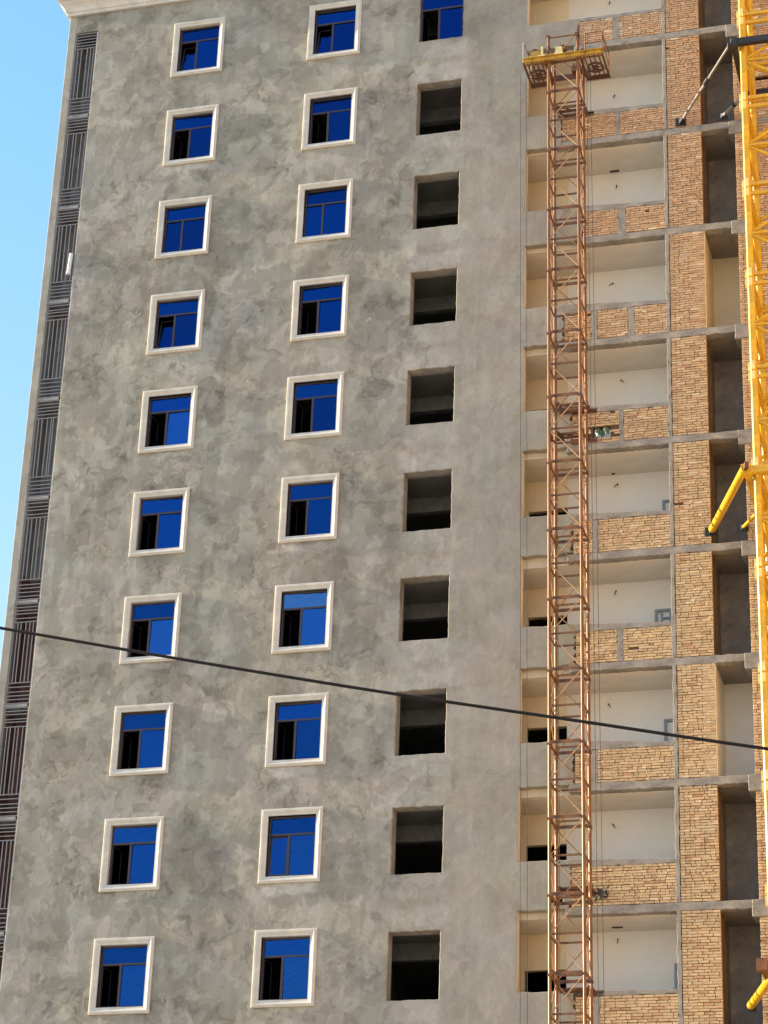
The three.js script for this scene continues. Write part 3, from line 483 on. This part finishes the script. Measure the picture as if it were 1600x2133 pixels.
// ---------------------------------------------------------------- tower crane: yellow lattice mast with three wall ties
{
  const W = 2.0, L = 2.545, cx = 16.62, cz = 3.0;
  const C = thing('tower_crane', 'bright yellow lattice mast of a tower crane at the right edge, tied to the wall', 'crane', cx, GROUND, cz);
  const Y = (y) => y - GROUND, cp = (name, geo, mat = M.yellow, parent = C) => mesh(name, geo, mat, parent), c = 0.16;
  const tube = (x, z, y0, y1) => { const s = new THREE.Shape([[0.035, 0], [c - 0.035, 0], [c, 0.035], [c, c - 0.035], [c - 0.035, c], [0.035, c], [0, c - 0.035], [0, 0.035]].map((p) => new THREE.Vector2(...p))), g = new THREE.ExtrudeGeometry(s, { depth: y1 - y0, bevelEnabled: false }); g.rotateX(-Math.PI / 2); g.translate(x ? x - c : x, y0, z ? z + c : z); return clean(g); };
  const P = [[0, 0], [W, 0], [0, -W], [W, -W]];
  const sec = new THREE.Group(); sec.name = 'mast_section'; C.add(sec);
  for (const [x, z] of P) cp('chord', tube(x, z, 0.003, L - 0.003), M.yellow, sec);
  const q = c / 2, f = -q, b = -W + q, l = q, r = W - q, h = L / 2;
  for (const y of [0.13, L - 0.13]) { for (const z of [f, b]) cp('horizontal_bar', box(c, W - c, y - 0.045, y + 0.045, z - 0.04, z + 0.04), M.yellow, sec); for (const x of [l, r]) cp('horizontal_bar', box(x - 0.04, x + 0.04, y - 0.045, y + 0.045, b + q, f - q), M.yellow, sec); }
  for (const z of [f, b]) cp('horizontal_bar', box(c, W - c, h - 0.03, h + 0.03, z - 0.03, z + 0.03), M.yellow, sec);
  for (const x of [l, r]) cp('horizontal_bar', box(x - 0.03, x + 0.03, h - 0.03, h + 0.03, b + q, f - q), M.yellow, sec);
  const dg = (a, e) => cp('diagonal_brace', rod(a, e, 0.042, 8), M.yellow, sec);
  for (const z of [f, b]) for (const s of [-1, 1]) { const A = [c, h + s * 0.06, z], E = [W - c, h + s * (h - 0.22), z]; dg(z === f ? A : [W - c, A[1], z], z === f ? E : [c, E[1], z]); }
  for (const x of [l, r]) for (const s of [-1, 1]) dg([x, h + s * 0.06, b + q], [x, h + s * (h - 0.22), f - q]);
  for (const [x, z] of P) { // bolt sleeves at both ends of every chord
    const sx = x ? W : 0; for (const y of [0.03, L - 0.24]) { for (const g of [box(x ? sx : -0.055, x ? sx + 0.055 : 0.001, y, y + 0.21, z ? z + 0.03 : z - 0.13, z ? z + 0.13 : z - 0.03), box(x ? x - 0.12 : 0.05, x ? x - 0.05 : 0.12, y, y + 0.21, z ? z - 0.055 : z - 0.001, z ? z + 0.001 : z + 0.055)]) cp('bolt_sleeve', g, M.paleYellow, sec); }
  }
  const first = 1.39 - 6 * L; sec.position.y = Y(first);
  for (let k = 1; k < 19; k++) { const s = sec.clone(); s.position.y = Y(first + k * L); C.add(s); }
  cp('mast_foot', box(-0.6, W + 0.6, 0, Y(first), -W - 0.6, 0.6), M.concrete);
  cp('ladder', [...[0.75, 1.1].map((x) => box(x, x + 0.04, 0.5, Y(33), -0.62, -0.58)), ...Array.from({ length: 110 }, (_, k) => box(0.79, 1.1, 1 + k * 0.3, 1.025 + k * 0.3, -0.612, -0.588))], M.yellow);
  // collars and struts
  for (const [y, m, struts] of [[23.42, 'k', [[[14.66, 23.40, 0], [16.45, 23.42, 3.22]], [[15.76, 23.42, 0], [16.5, 23.42, 0.9]]]], [11.42, 'y', [[[15.19, 11.40, 0.0], [16.50, 11.42, 3.42]], [[15.97, 11.44, 0], [16.4, 11.44, 0.75]]]], [-0.2, 'b', [[[15.795, -0.31, 0], [16.85, -0.26, 3.25]]]]]) {
    const mat = m === 'k' ? M.black : m === 'b' ? M.rust : M.yellow, yy = Y(y), o = 0.2;
    cp('collar', [box(-o, W + o, yy - 0.09, yy + 0.09, 0.1, 0.24), box(-o, W + o, yy - 0.09, yy + 0.09, -W - 0.24, -W - 0.1), box(-o, -0.06, yy - 0.088, yy + 0.088, -W - 0.1, 0.1), box(W + 0.06, W + o, yy - 0.088, yy + 0.088, -W - 0.1, 0.1), box(-o - 0.06, -0.02, yy - 0.13, yy + 0.13, 0.06, 0.27)], mat);
    for (const [a, e] of struts) {
      const A = new THREE.Vector3(a[0] - cx, Y(a[1]), a[2] - cz), E = new THREE.Vector3(e[0] - cx, Y(e[1]), e[2] - cz), at = (t) => { const p = A.clone().lerp(E, t); return [p.x, p.y, p.z]; };
      const big = e[2] < 1 ? 0.045 : m === 'k' ? 0.04 : 0.095;
      const s = cp('tie_strut', rod(at(0.04), at(m === 'k' ? 0.5 : 0.97), big, 14), m === 'k' ? M.steel : M.yellow);
      if (m === 'k') { cp('inner_tube', rod(at(0.5), at(0.97), 0.033, 12), M.steel, s); cp('lock_nut', rod(at(0.49), at(0.56), 0.065, 12), M.black, s); }
      cp('strut_fork', bar(at(0.95), at(1.02), 0.09, 0.14), m === 'k' ? M.black : M.rustDark, s);
      cp('wall_bracket', [bar(at(0.0), at(0.055), 0.10, 0.13), box(A.x - 0.14, A.x + 0.14, A.y - 0.12, A.y + 0.12, A.z + 0.002, A.z + 0.02)], M.black, s);
    }
  }
}

// ---------------------------------------------------------------- overhead cable near the camera
{
  const K = [[-24, 6.0], [-8, 1.6], [11.005, -2.953], [13.404, -3.534], [15.661, -4.059], [17.791, -4.522], [19.806, -4.96], [30, -7.0], [44, -9.2]].map(([x, y]) => new THREE.Vector3(x, y, 30));
  const m = mesh('overhead_cable', new THREE.TubeGeometry(new THREE.CatmullRomCurve3(K), 300, 0.0188, 8), M.cable, scene);
  m.userData = { label: 'dark overhead cable slanting across the whole picture in front of the building', category: 'cable' };
}
renderer.render(scene, camera);
